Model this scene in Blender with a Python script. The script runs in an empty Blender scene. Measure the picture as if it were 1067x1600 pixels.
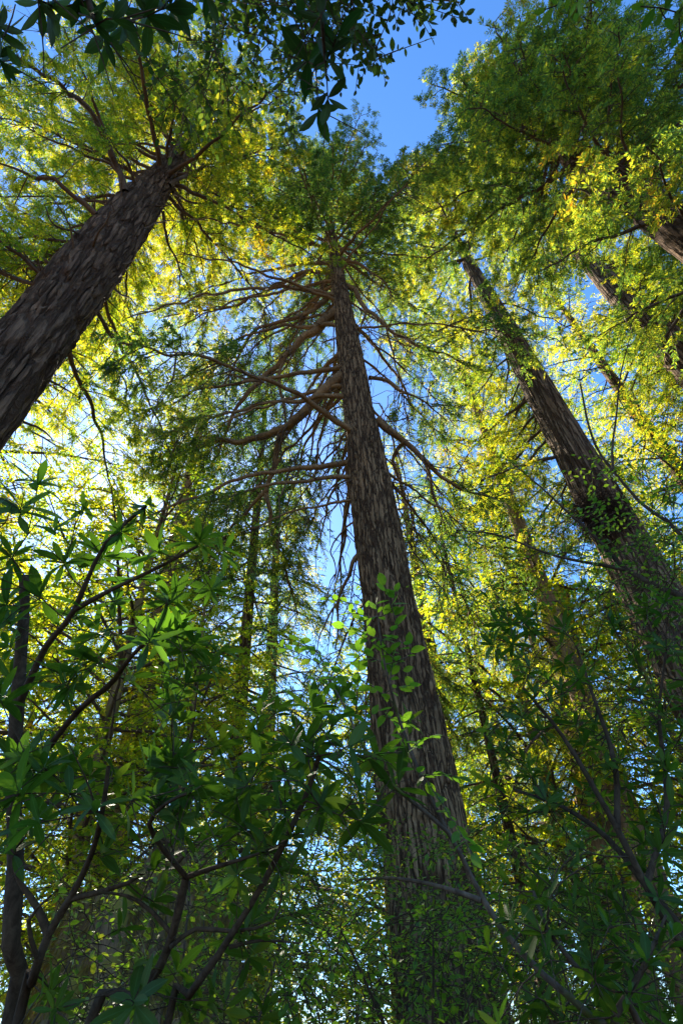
import bpy, math
import numpy as np

# ------------------------------------------------------------------ camera
scene = bpy.context.scene
COL = scene.collection
FPX, ROLL = 889.0, math.radians(3.7)
CAM = np.array([0.0, 0.0, 1.6])
_f = np.array([0, math.sqrt(.5), math.sqrt(.5)]); _r0 = np.array([1.0, 0, 0]); _u0 = np.array([0, -math.sqrt(.5), math.sqrt(.5)])
_r = _r0 * math.cos(ROLL) - _u0 * math.sin(ROLL)
_u = _u0 * math.cos(ROLL) + _r0 * math.sin(ROLL)
cam_data = bpy.data.cameras.new("camera")
cam = bpy.data.objects.new("camera", cam_data); COL.objects.link(cam)
from mathutils import Matrix
cam.matrix_world = Matrix(((_r[0], _u[0], -_f[0], CAM[0]), (_r[1], _u[1], -_f[1], CAM[1]), (_r[2], _u[2], -_f[2], CAM[2]), (0, 0, 0, 1)))
cam_data.sensor_fit = 'VERTICAL'; cam_data.sensor_height = 36; cam_data.lens = 20.0
cam_data.clip_start = 0.05; cam_data.clip_end = 3000
scene.camera = cam

# ------------------------------------------------------------------ sky and sun
SUN_EL, SUN_AZ = math.radians(45), math.radians(-28)      # azimuth from +Y, towards +X
world = bpy.data.worlds.new("World"); scene.world = world; world.use_nodes = True
wn, wl = world.node_tree.nodes, world.node_tree.links
wn.clear()
w_out = wn.new("ShaderNodeOutputWorld"); w_bg = wn.new("ShaderNodeBackground")
sky = wn.new("ShaderNodeTexSky"); sky.sky_type = 'NISHITA'; sky.sun_disc = False
sky.sun_elevation = SUN_EL; sky.sun_rotation = SUN_AZ
sky.altitude = 800; sky.air_density = 1.0; sky.dust_density = 0.38; sky.ozone_density = 7.0
w_hs = wn.new("ShaderNodeHueSaturation"); w_hs.inputs['Saturation'].default_value = 1.12; w_hs.inputs['Hue'].default_value = 0.500
wl.new(sky.outputs[0], w_hs.inputs['Color']); wl.new(w_hs.outputs[0], w_bg.inputs[0])
w_bg.inputs[1].default_value = 0.105
wl.new(w_bg.outputs[0], w_out.inputs[0])
sd = bpy.data.lights.new("sun", 'SUN'); sd.energy = 5.0; sd.angle = math.radians(0.5); sd.color = (1.0, 0.9, 0.72)
sun = bpy.data.objects.new("sun", sd); COL.objects.link(sun)
from mathutils import Vector
_sdir = Vector((math.sin(SUN_AZ) * math.cos(SUN_EL), math.cos(SUN_AZ) * math.cos(SUN_EL), math.sin(SUN_EL)))
sun.rotation_euler = (-_sdir).to_track_quat('-Z', 'Y').to_euler(); sun.location = (0, 0, 80)
scene.view_settings.view_transform = 'Standard'; scene.view_settings.look = 'None'
scene.view_settings.exposure = 1.95; scene.view_settings.gamma = 1.0
scene.view_settings.use_curve_mapping = False
scene.cycles.max_bounces = 8; scene.cycles.diffuse_bounces = 4; scene.cycles.glossy_bounces = 2
scene.cycles.transmission_bounces = 6; scene.cycles.use_denoising = True

# ------------------------------------------------------------------ helpers
def ray(x, y):
    d = _f + _r * (x - 533.5) / FPX + _u * (800 - y) / FPX
    return d / np.linalg.norm(d)
def P(x, y, d):          # point d metres away
    return CAM + ray(x, y) * d
def Pr(x, y, rho):       # point at horizontal distance rho
    d = ray(x, y); return CAM + d * rho / math.hypot(d[0], d[1])
def norm(a): return a / np.maximum(np.linalg.norm(a, axis=-1, keepdims=True), 1e-9)

def _hash(i, seed):
    n = (i[..., 0].astype(np.int64) * 73856093) ^ (i[..., 1].astype(np.int64) * 19349663) ^ (i[..., 2].astype(np.int64) * 83492791) ^ (seed * 2654435761)
    n = (n ^ (n >> 13)) * 1274126177 & 0x7fffffff
    n = (n ^ (n >> 16)) & 0xffffff
    return n / float(0xffffff)
def vnoise(p, seed=1):   # value noise in -1..1
    i = np.floor(p).astype(np.int64); f = p - i; f = f * f * (3 - 2 * f)
    out = 0
    for dx in (0, 1):
        for dy in (0, 1):
            for dz in (0, 1):
                w = (f[..., 0] if dx else 1 - f[..., 0]) * (f[..., 1] if dy else 1 - f[..., 1]) * (f[..., 2] if dz else 1 - f[..., 2])
                out = out + w * _hash(i + np.array([dx, dy, dz]), seed)
    return out * 2 - 1

def smooth(pts, step):   # Catmull-Rom resample
    pts = np.asarray(pts, float)
    if len(pts) < 3:
        n = max(2, int(np.linalg.norm(pts[-1] - pts[0]) / step) + 1)
        return pts[0] + (pts[-1] - pts[0]) * np.linspace(0, 1, n)[:, None]
    q = np.vstack([2 * pts[0] - pts[1], pts, 2 * pts[-1] - pts[-2]])
    out = []
    for k in range(1, len(q) - 2):
        n = max(2, int(np.linalg.norm(q[k + 1] - q[k]) / step) + 1)
        t = np.linspace(0, 1, n, endpoint=False)[:, None]
        a, b, c, d = q[k - 1], q[k], q[k + 1], q[k + 2]
        out.append(.5 * (2 * b + (c - a) * t + (2 * a - 5 * b + 4 * c - d) * t ** 2 + (3 * b - a - 3 * c + d) * t ** 3))
    out.append(pts[-1:]); return np.vstack(out)

class MB:                # gathers quads, builds ONE mesh object
    def __init__(s): s.v = []; s.q = []; s.m = []; s.uv = []; s.n = 0; s.sm = []
    def add(s, v, q, mat=0, uv=None, smooth_=True):
        v = np.asarray(v, np.float32).reshape(-1, 3); q = np.asarray(q, np.int64).reshape(-1, 4)
        s.v.append(v); s.q.append(q + s.n); s.m.append(np.full(len(q), mat, np.int32)); s.sm.append(np.full(len(q), smooth_, bool))
        s.uv.append(np.zeros((len(q), 4, 2), np.float32) if uv is None else np.asarray(uv, np.float32).reshape(-1, 4, 2))
        s.n += len(v)
    def tube(s, pts, rad, sides=6, mat=0):
        pts = np.asarray(pts, float); n = len(pts)
        rad = np.broadcast_to(np.asarray(rad, float), (n,))
        t = norm(np.gradient(pts, axis=0))
        ref = np.array([0, 0, 1.0]) if abs(t[0][2]) < .9 else np.array([1.0, 0, 0])
        a = np.zeros((n, 3)); cur = norm(np.cross(t[0], ref))
        for k in range(n):
            cur = cur - t[k] * (cur @ t[k]); cur = cur / max(np.linalg.norm(cur), 1e-9); a[k] = cur
        b = np.cross(t, a)
        th = np.arange(sides) * 2 * np.pi / sides
        v = pts[:, None] + (a[:, None] * np.cos(th)[None, :, None] + b[:, None] * np.sin(th)[None, :, None]) * rad[:, None, None]
        i = np.arange(n - 1)[:, None] * sides; j = np.arange(sides)[None]; j2 = (j + 1) % sides
        s.add(v, np.stack([i + j, i + j2, i + sides + j2, i + sides + j], -1), mat)
    def tubes(s, polys, r0, r1, sides=3, mat=0):   # polys (N,K,3), vectorised
        N, K, _ = polys.shape
        if N == 0: return
        t = norm(np.gradient(polys, axis=1)); ref = np.where(np.abs(t[:, :1, 2:3]) < .9, np.array([0, 0, 1.0]), np.array([1.0, 0, 0]))
        a = norm(np.cross(t, np.broadcast_to(ref, t.shape))); b = np.cross(t, a)
        th = np.arange(sides) * 2 * np.pi / sides
        rad = np.asarray(r0)[:, None] + (np.asarray(r1) - np.asarray(r0))[:, None] * np.linspace(0, 1, K)[None]
        v = polys[:, :, None] + (a[:, :, None] * np.cos(th)[:, None] + b[:, :, None] * np.sin(th)[:, None]) * rad[:, :, None, None]
        i = (np.arange(N)[:, None, None] * K + np.arange(K - 1)[None, :, None]) * sides; j = np.arange(sides)[None, None]; j2 = (j + 1) % sides
        s.add(v, np.stack([i + j, i + j2, i + sides + j2, i + sides + j], -1), mat)
    def kites(s, p, d, nrm, L, W, mat=0, mid=.45, fold=.0):
        side = norm(np.cross(d, nrm)); n2 = np.cross(side, d)
        L = np.broadcast_to(L, (len(p),))[:, None]; W = np.broadcast_to(W, (len(p),))[:, None]
        m = p + d * L * mid + n2 * W * fold
        v = np.stack([p, m + side * W * .5, p + d * L, m - side * W * .5], 1)
        s.add(v, np.arange(len(p) * 4).reshape(-1, 4), mat, smooth_=False)
    def leaves(s, p, d, nrm, L, W, mat=0, K=5, curl=.3, fold=.25, shape=None):
        N = len(p)
        if N == 0: return
        side = norm(np.cross(d, nrm)); n2 = norm(np.cross(side, d))
        L = np.broadcast_to(L, (N,)); W = np.broadcast_to(W, (N,)); curl = np.broadcast_to(curl, (N,)); fold = np.broadcast_to(fold, (N,))[:, None]
        t = np.linspace(0, 1, K)
        w = np.asarray(shape) if shape is not None else np.sin(np.pi * t ** .8) ** .8
        w = np.maximum(w, .02)
        c = p[:, None] + d[:, None] * (L[:, None] * t)[..., None] - n2[:, None] * (L[:, None] * curl[:, None] * t ** 2)[..., None]
        off = side[:, None] * (W[:, None] * w * .5)[..., None]; up = n2[:, None] * (W[:, None] * w * .5 * fold)[..., None]
        v = np.stack([c - off + up, c, c + off + up], 2)                # N,K,3,3
        i = (np.arange(N)[:, None, None] * K + np.arange(K - 1)[None, :, None]) * 3; j = np.arange(2)[None, None]
        q = np.stack([i + j, i + j + 1, i + 3 + j + 1, i + 3 + j], -1)
        u0 = np.broadcast_to(j * .5, q.shape[:3]); v0 = np.broadcast_to(t[None, :-1, None], q.shape[:3]); v1 = np.broadcast_to(t[None, 1:, None], q.shape[:3])
        uv = np.stack([np.stack([u0, v0], -1), np.stack([u0 + .5, v0], -1), np.stack([u0 + .5, v1], -1), np.stack([u0, v1], -1)], -2)
        s.add(v, q, mat, uv)
    def mesh(s, name, mats, origin=(0, 0, 0)):
        v = np.concatenate(s.v) - np.asarray(origin, np.float32); q = np.concatenate(s.q).astype(np.int32)
        me = bpy.data.meshes.new(name)
        me.vertices.add(len(v)); me.vertices.foreach_set("co", v.astype(np.float32).ravel())
        me.loops.add(len(q) * 4); me.loops.foreach_set("vertex_index", q.ravel())
        me.polygons.add(len(q)); me.polygons.foreach_set("loop_start", np.arange(len(q), dtype=np.int32) * 4)
        me.polygons.foreach_set("material_index", np.concatenate(s.m))
        me.polygons.foreach_set("use_smooth", np.concatenate(s.sm))
        uvs = np.concatenate(s.uv)
        if uvs.any():
            l = me.uv_layers.new(name="UVMap"); l.data.foreach_set("uv", uvs.ravel())
        for m in mats: me.materials.append(m)
        me.update(calc_edges=True); return me
    def build(s, name, mats, parent=None, origin=(0, 0, 0)):
        if not isinstance(mats, (list, tuple)): mats = [mats]
        o = bpy.data.objects.new(name, s.mesh(name, mats, origin)); COL.objects.link(o)
        if parent is not None: o.parent = parent
        return o

def thing(name, label, cat, loc=(0, 0, 0), group=None):
    o = bpy.data.objects.new(name, None); COL.objects.link(o)
    o.location = [float(c) for c in loc]; o['label'] = label; o['category'] = cat
    if group: o['group'] = group
    return o
def dup(root, loc, rotz, scale, label, group):
    r = root.copy(); COL.objects.link(r); r.location = [float(c) for c in loc]; r.rotation_euler = (0, 0, rotz); r.scale = (scale[0], scale[0], scale[1])
    r['label'] = label; r['group'] = group
    for ch in list(root.children):
        c = ch.copy(); COL.objects.link(c); c.parent = r
    return r

# ------------------------------------------------------------------ materials
def nodes_of(name):
    m = bpy.data.materials.new(name); m.use_nodes = True
    n, l = m.node_tree.nodes, m.node_tree.links; n.clear(); return m, n, l
def leaf_mat(name, cols, trans, tw=.45, rough=.5, spec=.3, midrib=None):
    """cols: colours over leaves (random per leaf); trans: colours of the light let through"""
    m, n, l = nodes_of(name)
    out = n.new("ShaderNodeOutputMaterial"); geo = n.new("ShaderNodeNewGeometry")
    tc = n.new("ShaderNodeTexCoord"); no = n.new("ShaderNodeTexNoise"); no.inputs['Scale'].default_value = .35; no.inputs['Detail'].default_value = 2
    l.new(tc.outputs['Object'], no.inputs['Vector'])
    mx = n.new("ShaderNodeMath"); mx.operation = 'MULTIPLY_ADD'; mx.inputs[1].default_value = .62
    sub = n.new("ShaderNodeMath"); sub.operation = 'MULTIPLY_ADD'; sub.inputs[1].default_value = 1.3; sub.inputs[2].default_value = -.45
    l.new(no.outputs['Fac'], sub.inputs[0]); l.new(geo.outputs['Random Per Island'], mx.inputs[0]); l.new(sub.outputs[0], mx.inputs[2])
    def ramp(cs):
        r = n.new("ShaderNodeValToRGB"); e = r.color_ramp.elements
        while len(e) < len(cs): e.new(.5)
        for k, c in enumerate(cs): e[k].position = c[0]; e[k].color = (*c[1:], 1)
        l.new(mx.outputs[0], r.inputs[0]); return r
    rc, rt = ramp(cols), ramp(trans)
    col = rc.outputs[0]
    if midrib:
        uvn = n.new("ShaderNodeUVMap"); sx = n.new("ShaderNodeSeparateXYZ"); l.new(uvn.outputs[0], sx.inputs[0])
        a = n.new("ShaderNodeMath"); a.operation = 'SUBTRACT'; a.inputs[1].default_value = .5; l.new(sx.outputs[0], a.inputs[0])
        b = n.new("ShaderNodeMath"); b.operation = 'ABSOLUTE'; l.new(a.outputs[0], b.inputs[0])
        c = n.new("ShaderNodeMapRange"); c.inputs[1].default_value = .02; c.inputs[2].default_value = .07; c.inputs[3].default_value = 1; c.inputs[4].default_value = 0
        l.new(b.outputs[0], c.inputs[0])
        mm = n.new("ShaderNodeMix"); mm.data_type = 'RGBA'; mm.inputs[7].default_value = (*midrib, 1)
        l.new(c.outputs[0], mm.inputs[0]); l.new(col, mm.inputs[6]); col = mm.outputs[2]
    p = n.new("ShaderNodeBsdfPrincipled"); p.inputs['Roughness'].default_value = rough; p.inputs['Specular IOR Level'].default_value = spec
    l.new(col, p.inputs['Base Color'])
    t = n.new("ShaderNodeBsdfTranslucent"); l.new(rt.outputs[0], t.inputs[0])
    mi = n.new("ShaderNodeMixShader"); mi.inputs[0].default_value = tw
    l.new(p.outputs[0], mi.inputs[1]); l.new(t.outputs[0], mi.inputs[2]); l.new(mi.outputs[0], out.inputs[0])
    return m
def bark_mat(name, ca, cb, moss=None, moss_amt=.0, sc=8, stretch=.14, bump=.03, crack=None):
    m, n, l = nodes_of(name)
    out = n.new("ShaderNodeOutputMaterial"); tc = n.new("ShaderNodeTexCoord"); mp = n.new("ShaderNodeMapping")
    mp.inputs['Scale'].default_value = (sc, sc, sc * stretch); l.new(tc.outputs['Object'], mp.inputs[0])
    n1 = n.new("ShaderNodeTexNoise"); n1.inputs['Scale'].default_value = 1; n1.inputs['Detail'].default_value = 8; n1.inputs['Roughness'].default_value = .7; n1.inputs['Distortion'].default_value = .6
    l.new(mp.outputs[0], n1.inputs['Vector'])
    n3 = n.new("ShaderNodeTexNoise"); n3.inputs['Scale'].default_value = 1.1; n3.inputs['Detail'].default_value = 5
    l.new(tc.outputs['Object'], n3.inputs['Vector'])
    r = n.new("ShaderNodeValToRGB"); e = r.color_ramp.elements; e[0].position = .34; e[0].color = (*ca, 1); e[1].position = .66; e[1].color = (*cb, 1)
    l.new(n1.outputs['Fac'], r.inputs[0]); col = r.outputs[0]
    hv = n.new("ShaderNodeHueSaturation"); mr = n.new("ShaderNodeMapRange"); mr.inputs[1].default_value = .3; mr.inputs[2].default_value = .7; mr.inputs[3].default_value = .65; mr.inputs[4].default_value = 1.3
    l.new(n3.outputs['Fac'], mr.inputs[0]); l.new(mr.outputs[0], hv.inputs['Value']); l.new(col, hv.inputs['Color']); col = hv.outputs[0]
    if moss:
        n2 = n.new("ShaderNodeTexNoise"); n2.inputs['Scale'].default_value = 2.3; n2.inputs['Detail'].default_value = 7; n2.inputs['Roughness'].default_value = .7
        l.new(tc.outputs['Object'], n2.inputs['Vector'])
        q = n.new("ShaderNodeMapRange"); q.inputs[1].default_value = .62 - moss_amt; q.inputs[2].default_value = .72 - moss_amt
        l.new(n2.outputs['Fac'], q.inputs[0])
        mm = n.new("ShaderNodeMix"); mm.data_type = 'RGBA'; mm.inputs[7].default_value = (*moss, 1)
        l.new(q.outputs[0], mm.inputs[0]); l.new(col, mm.inputs[6]); col = mm.outputs[2]
    p = n.new("ShaderNodeBsdfPrincipled"); p.inputs['Roughness'].default_value = .9; p.inputs['Specular IOR Level'].default_value = .15
    l.new(col, p.inputs['Base Color'])
    bp = n.new("ShaderNodeBump"); bp.inputs['Strength'].default_value = 1; bp.inputs['Distance'].default_value = bump
    if crack:
        m2 = n.new("ShaderNodeMapping"); m2.inputs['Scale'].default_value = (crack[0], crack[0], crack[0] * crack[1])
        nd = n.new("ShaderNodeTexNoise"); nd.inputs['Scale'].default_value = 5; nd.inputs['Detail'].default_value = 4; l.new(tc.outputs['Object'], nd.inputs['Vector'])
        va = n.new("ShaderNodeMix"); va.data_type = 'VECTOR'; va.inputs[0].default_value = .09; l.new(tc.outputs['Object'], va.inputs[4]); l.new(nd.outputs['Color'], va.inputs[5])
        l.new(va.outputs[1], m2.inputs[0])
        vo = n.new("ShaderNodeTexVoronoi"); vo.feature = 'DISTANCE_TO_EDGE'; vo.inputs['Scale'].default_value = 1; l.new(m2.outputs[0], vo.inputs['Vector'])
        cr = n.new("ShaderNodeMapRange"); cr.interpolation_type = 'SMOOTHSTEP'; cr.inputs[1].default_value = .0; cr.inputs[2].default_value = .17; l.new(vo.outputs['Distance'], cr.inputs[0])
        b2 = n.new("ShaderNodeBump"); b2.inputs['Strength'].default_value = 1; b2.inputs['Distance'].default_value = .12; l.new(cr.outputs[0], b2.inputs['Height'])
        l.new(b2.outputs[0], bp.inputs['Normal'])
        fx = n.new("ShaderNodeMix"); fx.data_type = 'RGBA'; fx.inputs[6].default_value = (.07, .038, .02, 1); l.new(cr.outputs[0], fx.inputs[0]); l.new(col, fx.inputs[7])
        l.new(fx.outputs[2], p.inputs['Base Color'])
    l.new(n1.outputs['Fac'], bp.inputs['Height']); l.new(bp.outputs[0], p.inputs['Normal']); l.new(p.outputs[0], out.inputs[0])
    return m

M = {}
M['fir_leaf'] = leaf_mat("fir_needles", [(.0, .03, .065, .018), (.55, .05, .10, .02), (.85, .10, .15, .02), (1, .22, .14, .03)],
                         [(.0, .06, .16, .03), (.5, .16, .30, .03), (.82, .50, .55, .03), (1, .75, .5, .04)], .48)
M['redwood_leaf'] = leaf_mat("redwood_needles", [(.0, .025, .075, .010), (.5, .045, .12, .012), (.85, .10, .17, .015), (1, .28, .15, .02)],
                             [(.0, .10, .26, .02), (.36, .32, .48, .02), (.66, .84, .76, .02), (.92, .94, .70, .03), (1, .95, .5, .03)], .56)
M['mixed_leaf'] = leaf_mat('mixed_needles', [(.0, .025, .07, .02), (.5, .045, .10, .02), (.85, .10, .15, .02), (1, .25, .15, .03)], [(.0, .06, .16, .04), (.42, .18, .34, .04), (.68, .58, .64, .03), (.93, .85, .72, .03), (1, .95, .5, .03)], .52)
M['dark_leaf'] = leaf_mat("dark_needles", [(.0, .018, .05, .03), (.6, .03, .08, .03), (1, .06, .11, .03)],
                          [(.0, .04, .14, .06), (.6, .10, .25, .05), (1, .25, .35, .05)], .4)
M['maple_leaf'] = leaf_mat("maple_leaves", [(.0, .04, .10, .010), (.5, .07, .15, .012), (.85, .14, .19, .02), (1, .3, .15, .02)],
                           [(.0, .15, .36, .02), (.42, .46, .64, .02), (.75, .86, .82, .02), (.94, .93, .74, .03), (1, .95, .5, .03)], .58)
M['rhodo_leaf'] = leaf_mat("rhododendron_leaves", [(.0, .022, .05, .006), (.7, .05, .098, .010), (.97, .10, .15, .015), (1, .2, .12, .03)],
                           [(.0, .06, .18, .012), (.7, .15, .32, .016), (1, .5, .6, .04)], .38, .5, .25, (.06, .14, .03))
M['oval_leaf'] = leaf_mat("oval_leaves", [(.0, .04, .12, .012), (.7, .07, .17, .02), (1, .12, .2, .02)],
                          [(.0, .16, .42, .02), (.7, .30, .55, .03), (1, .5, .6, .04)], .5, .45, .35, (.1, .2, .04))
M['berry_leaf'] = leaf_mat("huckleberry_leaves", [(.0, .03, .08, .012), (.7, .07, .15, .018), (1, .17, .16, .02)],
                           [(.0, .14, .34, .02), (.6, .36, .54, .03), (1, .8, .7, .04)], .5, .35, .45)
M['shade_leaf'] = leaf_mat('shaded_rhododendron_leaves', [(.0, .018, .03, .006), (.8, .035, .055, .010), (1, .08, .1, .015)], [(.0, .02, .07, .01), (.85, .05, .16, .015), (1, .35, .45, .03)], .28, .5, .15, (.04, .08, .02))  # rhododendron leaf copy, shade painted into its colours for the overhanging leaves
M['oak_leaf'] = leaf_mat("tanoak_leaves", [(.0, .02, .035, .008), (.75, .035, .055, .012), (1, .12, .12, .02)],
                         [(.0, .03, .08, .01), (.75, .10, .18, .015), (1, .5, .5, .03)], .35, .5, .2)
M['fir_bark'] = bark_mat("fir_bark", (.10, .058, .027), (.34, .21, .105), (.08, .08, .012), -.02, 13, .06, .07, crack=(11.0, .07))
M['redwood_bark'] = bark_mat("redwood_bark", (.04, .022, .012), (.20, .125, .075), (.07, .075, .015), -.06, 10, .05, .08, crack=(5.0, .11))
M['pale_bark'] = bark_mat("pale_redwood_bark", (.15, .085, .048), (.42, .27, .16), (.10, .11, .03), .0, 7, .06, .03)
M['brown_bark'] = bark_mat('brown_redwood_bark', (.06, .036, .02), (.29, .19, .115), (.09, .09, .02), -.04, 10, .07, .08, crack=(6.0, .07))
M['mossy_bark'] = bark_mat("mossy_bark", (.12, .075, .035), (.3, .2, .11), (.2, .16, .03), .14, 6, .12, .04)
M['limb_bark'] = bark_mat("limb_bark", (.10, .06, .028), (.28, .175, .085), (.06, .07, .015), .02, 14, .5, .01)
M['twig_bark'] = bark_mat("twig_bark", (.06, .04, .028), (.14, .095, .06), None, 0, 20, .6, .003)
M['shrub_bark'] = bark_mat("shrub_bark", (.03, .018, .010), (.10, .068, .042), (.05, .055, .012), .0, 26, .5, .004)
M['mossy_stem'] = bark_mat("mossy_stem", (.05, .035, .025), (.16, .12, .085), (.09, .10, .02), .1, 26, .5, .004)

# ------------------------------------------------------------------ trunks
def trunk_mesh(A, B, top, rA, rB, flare, ridge, rs, rz, m, zstep, seed, rtop=.05, broken=False, bend=0.0):
    """A, B: points of the axis with their radii; runs down to the ground and up to height top"""
    d = (B - A) / (B[2] - A[2]); base = A - d * A[2]
    z = [-.3]
    while z[-1] < top: z.append(z[-1] + zstep * (1 + max(z[-1], 0) / 18))
    z = np.array(z); z[-1] = top
    slope = (rB - rA) / (B[2] - A[2])
    r = rA + slope * (z - A[2])
    zc = B[2]
    r = np.where(z > zc, rB + (rtop - rB) * ((z - zc) / max(top - zc, .1)) ** .9, r) if top > zc else r
    r = np.maximum(r, rtop) * (1 + flare * np.exp(-np.maximum(z, 0) / 1.1))
    c = base + d * z[:, None]
    c[:, 0] += bend * np.sin(z / 6.0 + seed); c[:, 1] += bend * np.cos(z / 7.0 + seed * 2)
    th = np.arange(m) * 2 * np.pi / m
    R0 = max(rA, rB)
    q = np.stack(np.broadcast_arrays(np.cos(th)[None] * R0 / rs, np.sin(th)[None] * R0 / rs, z[:, None] / rz), -1)
    q = q + .35 * np.stack([vnoise(q * .7, seed + 5), vnoise(q * .7 + 9, seed + 6), 0 * q[..., 0]], -1)
    n1 = vnoise(q, seed); n2 = vnoise(q * np.array([2.1, 2.1, 2.6]), seed + 1); n3 = vnoise(q * .25, seed + 2)
    fur = np.minimum(1, np.abs(n1 + .35 * n2) * 4.0) ** .7
    disp = -ridge * (1 - fur) + ridge * .5 * n2 + ridge * 1.2 * n3
    lob = 1 + .05 * flare * np.cos(5 * th + seed)[None] * np.exp(-np.maximum(z, 0) / 3)[:, None]
    fade = np.clip(r / R0, .15, 1)[:, None]
    rr = r[:, None] * lob + disp * fade
    v = np.stack([c[:, 0:1] + rr * np.cos(th), c[:, 1:2] + rr * np.sin(th), np.broadcast_to(c[:, 2:3], rr.shape)], -1)
    if broken:
        k = int(len(z) * .93)
        jag = vnoise(np.stack([np.cos(th) * 3, np.sin(th) * 3, 0 * th], -1), seed + 9) * 1.1 + np.cos(th - 2) * 1.0
        v[k:, :, 2] += jag[None] * ((z[k:] - z[k]) / (z[-1] - z[k] + 1e-6))[:, None]
    mb = MB(); n = len(z)
    i = np.arange(n - 1)[:, None] * m; j = np.arange(m)[None]; j2 = (j + 1) % m
    mb.add(v, np.stack([i + j, i + j2, i + m + j2, i + m + j], -1))
    axis = lambda h: base + d * h + np.array([bend * math.sin(h / 6.0 + seed), bend * math.cos(h / 7.0 + seed * 2), 0])
    rad = lambda h: float(np.interp(h, z, r))
    return mb, base, axis, rad
def axis_from_pixels(a, wa, b, wb, D):
    da, db = ray(*a), ray(*b); dep = FPX * D / wa; A = CAM + da * dep / (da @ _f)
    h = db[:2]; t = (A[:2] @ h) / (h @ h); Bp = CAM + db * t
    return A, Bp, D / 2, wb * (db * t @ _f) / FPX / 2

# ------------------------------------------------------------------ crowns
def limb_poly(rng, start, az, L, rise, droop, K=8, wob=.08):
    s = np.linspace(0, 1, K) * L
    x = s; zz = s * math.tan(rise) - droop * s * s / L
    lat = np.cumsum(rng.normal(0, wob, K)) * L / K; lat -= lat[0]
    zn = np.cumsum(rng.normal(0, wob * .6, K)) * L / K; zn -= zn[0]
    return start + np.stack([math.sin(az) * x + math.cos(az) * lat, math.cos(az) * x - math.sin(az) * lat, zz + zn], -1)
def foliage(mb, rng, limbs, sec_gap=.35, sec_len=.3, t0=.25, twig_gap=.2, twig_len=.45, per=10, lL=.14, lW=.05, droop=.35, mat_leaf=0, mat_wood=1, twigs_wood=True, tilt=.5, keep=1.0, broad=False, hang=.3):
    """side branches, twigs and leaf sprays along the given limb polylines"""
    S0, SD, SL = [], [], []
    for pl in limbs:
        seg = np.linalg.norm(np.diff(pl, axis=0), axis=1); cum = np.concatenate([[0], np.cumsum(seg)]); L = cum[-1]
        n = max(3, int(L * (1 - t0) / sec_gap))
        t = t0 + (1 - t0) * (np.arange(n) + rng.uniform(0, 1, n)) / n
        pos = np.stack([np.interp(t * L, cum, pl[:, k]) for k in range(3)], -1)
        tan = norm(np.stack([np.interp(np.minimum(t * L + .2, L), cum, pl[:, k]) - np.interp(np.maximum(t * L - .2, 0), cum, pl[:, k]) for k in range(3)], -1))
        up = np.array([0, 0, 1.0]); side = norm(np.cross(tan, up)) * np.where(np.arange(n) % 2, 1, -1)[:, None]
        a = rng.uniform(.5, 1.25, n)[:, None]
        d = norm(tan * np.cos(a) + side * np.sin(a) + up * rng.normal(-.08, .22, (n, 1)))
        l = (sec_len * L * (1.05 - .75 * t) + .35) * rng.uniform(.6, 1.25, n)
        k = rng.uniform(0, 1, n) < keep
        S0.append(pos[k]); SD.append(d[k]); SL.append(l[k])
    S0, SD, SL = np.concatenate(S0), np.concatenate(SD), np.concatenate(SL)
    K = 6; t = np.linspace(0, 1, K)
    polys = S0[:, None] + SD[:, None] * (SL[:, None] * t)[..., None]
    polys[..., 2] -= droop * SL[:, None] * t ** 2
    polys += np.cumsum(rng.normal(0, .03, polys.shape), axis=1) * SL[:, None, None] * .6 * np.minimum(1, t * 3)[None, :, None]
    mb.tubes(polys, .012 + .006 * SL, .003 + 0 * SL, 3, mat_wood)
    nt = np.maximum(3, (SL / twig_gap).astype(int)); idx = np.repeat(np.arange(len(SL)), nt)
    tt = rng.uniform(.12, 1.0, len(idx)); f = tt * (K - 1); k = np.minimum(f.astype(int), K - 2); fr = (f - k)[:, None]
    p0 = polys[idx, k] * (1 - fr) + polys[idx, k + 1] * fr; tan = norm(polys[idx, k + 1] - polys[idx, k])
    side = norm(np.cross(tan, np.array([0, 0, 1.0])) + rng.normal(0, .25, (len(idx), 3))) * rng.choice([-1, 1], len(idx))[:, None]
    a = rng.uniform(.35, 1.1, len(idx))[:, None]
    td = norm(tan * np.cos(a) + side * np.sin(a) + np.array([0, 0, -1.0]) * rng.uniform(-.15, hang * 2, (len(idx), 1)))
    tl = twig_len * rng.uniform(.5, 1.3, len(idx)) * (1.1 - .4 * tt)
    if twigs_wood:
        tp = p0[:, None] + td[:, None] * (tl[:, None] * np.array([0, 1.0]))[..., None]
        mb.tubes(tp, np.full(len(idx), .006), np.full(len(idx), .003), 3, mat_wood)
    li = np.repeat(np.arange(len(idx)), per); s = np.tile((np.arange(per) + .5) / per, len(idx)) + rng.normal(0, .04, len(li))
    sg = np.where(np.tile(np.arange(per), len(idx)) % 2, 1, -1)[:, None]
    T = td[li]; sv = norm(np.cross(T, np.array([0, 0, 1.0])) + rng.normal(0, tilt * .35, T.shape))
    pos = p0[li] + T * (s * tl[li])[:, None]; pos[:, 2] -= hang * .5 * tl[li] * s ** 2
    if broad: d = norm(T * .4 + sv * sg + rng.normal(0, .5, T.shape) + np.array([0, 0, -.2]))
    else: d = norm(T * .75 + sv * sg * .8 + rng.normal(0, .14, T.shape))
    nr = norm(np.array([0, 0, 1.0]) + rng.normal(0, tilt, T.shape))
    sc = rng.uniform(.65, 1.25, len(li)) * (1.05 - .4 * s)
    mb.kites(pos, d, nr, lL * sc, lW * sc, mat_leaf, .45, .12)

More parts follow.
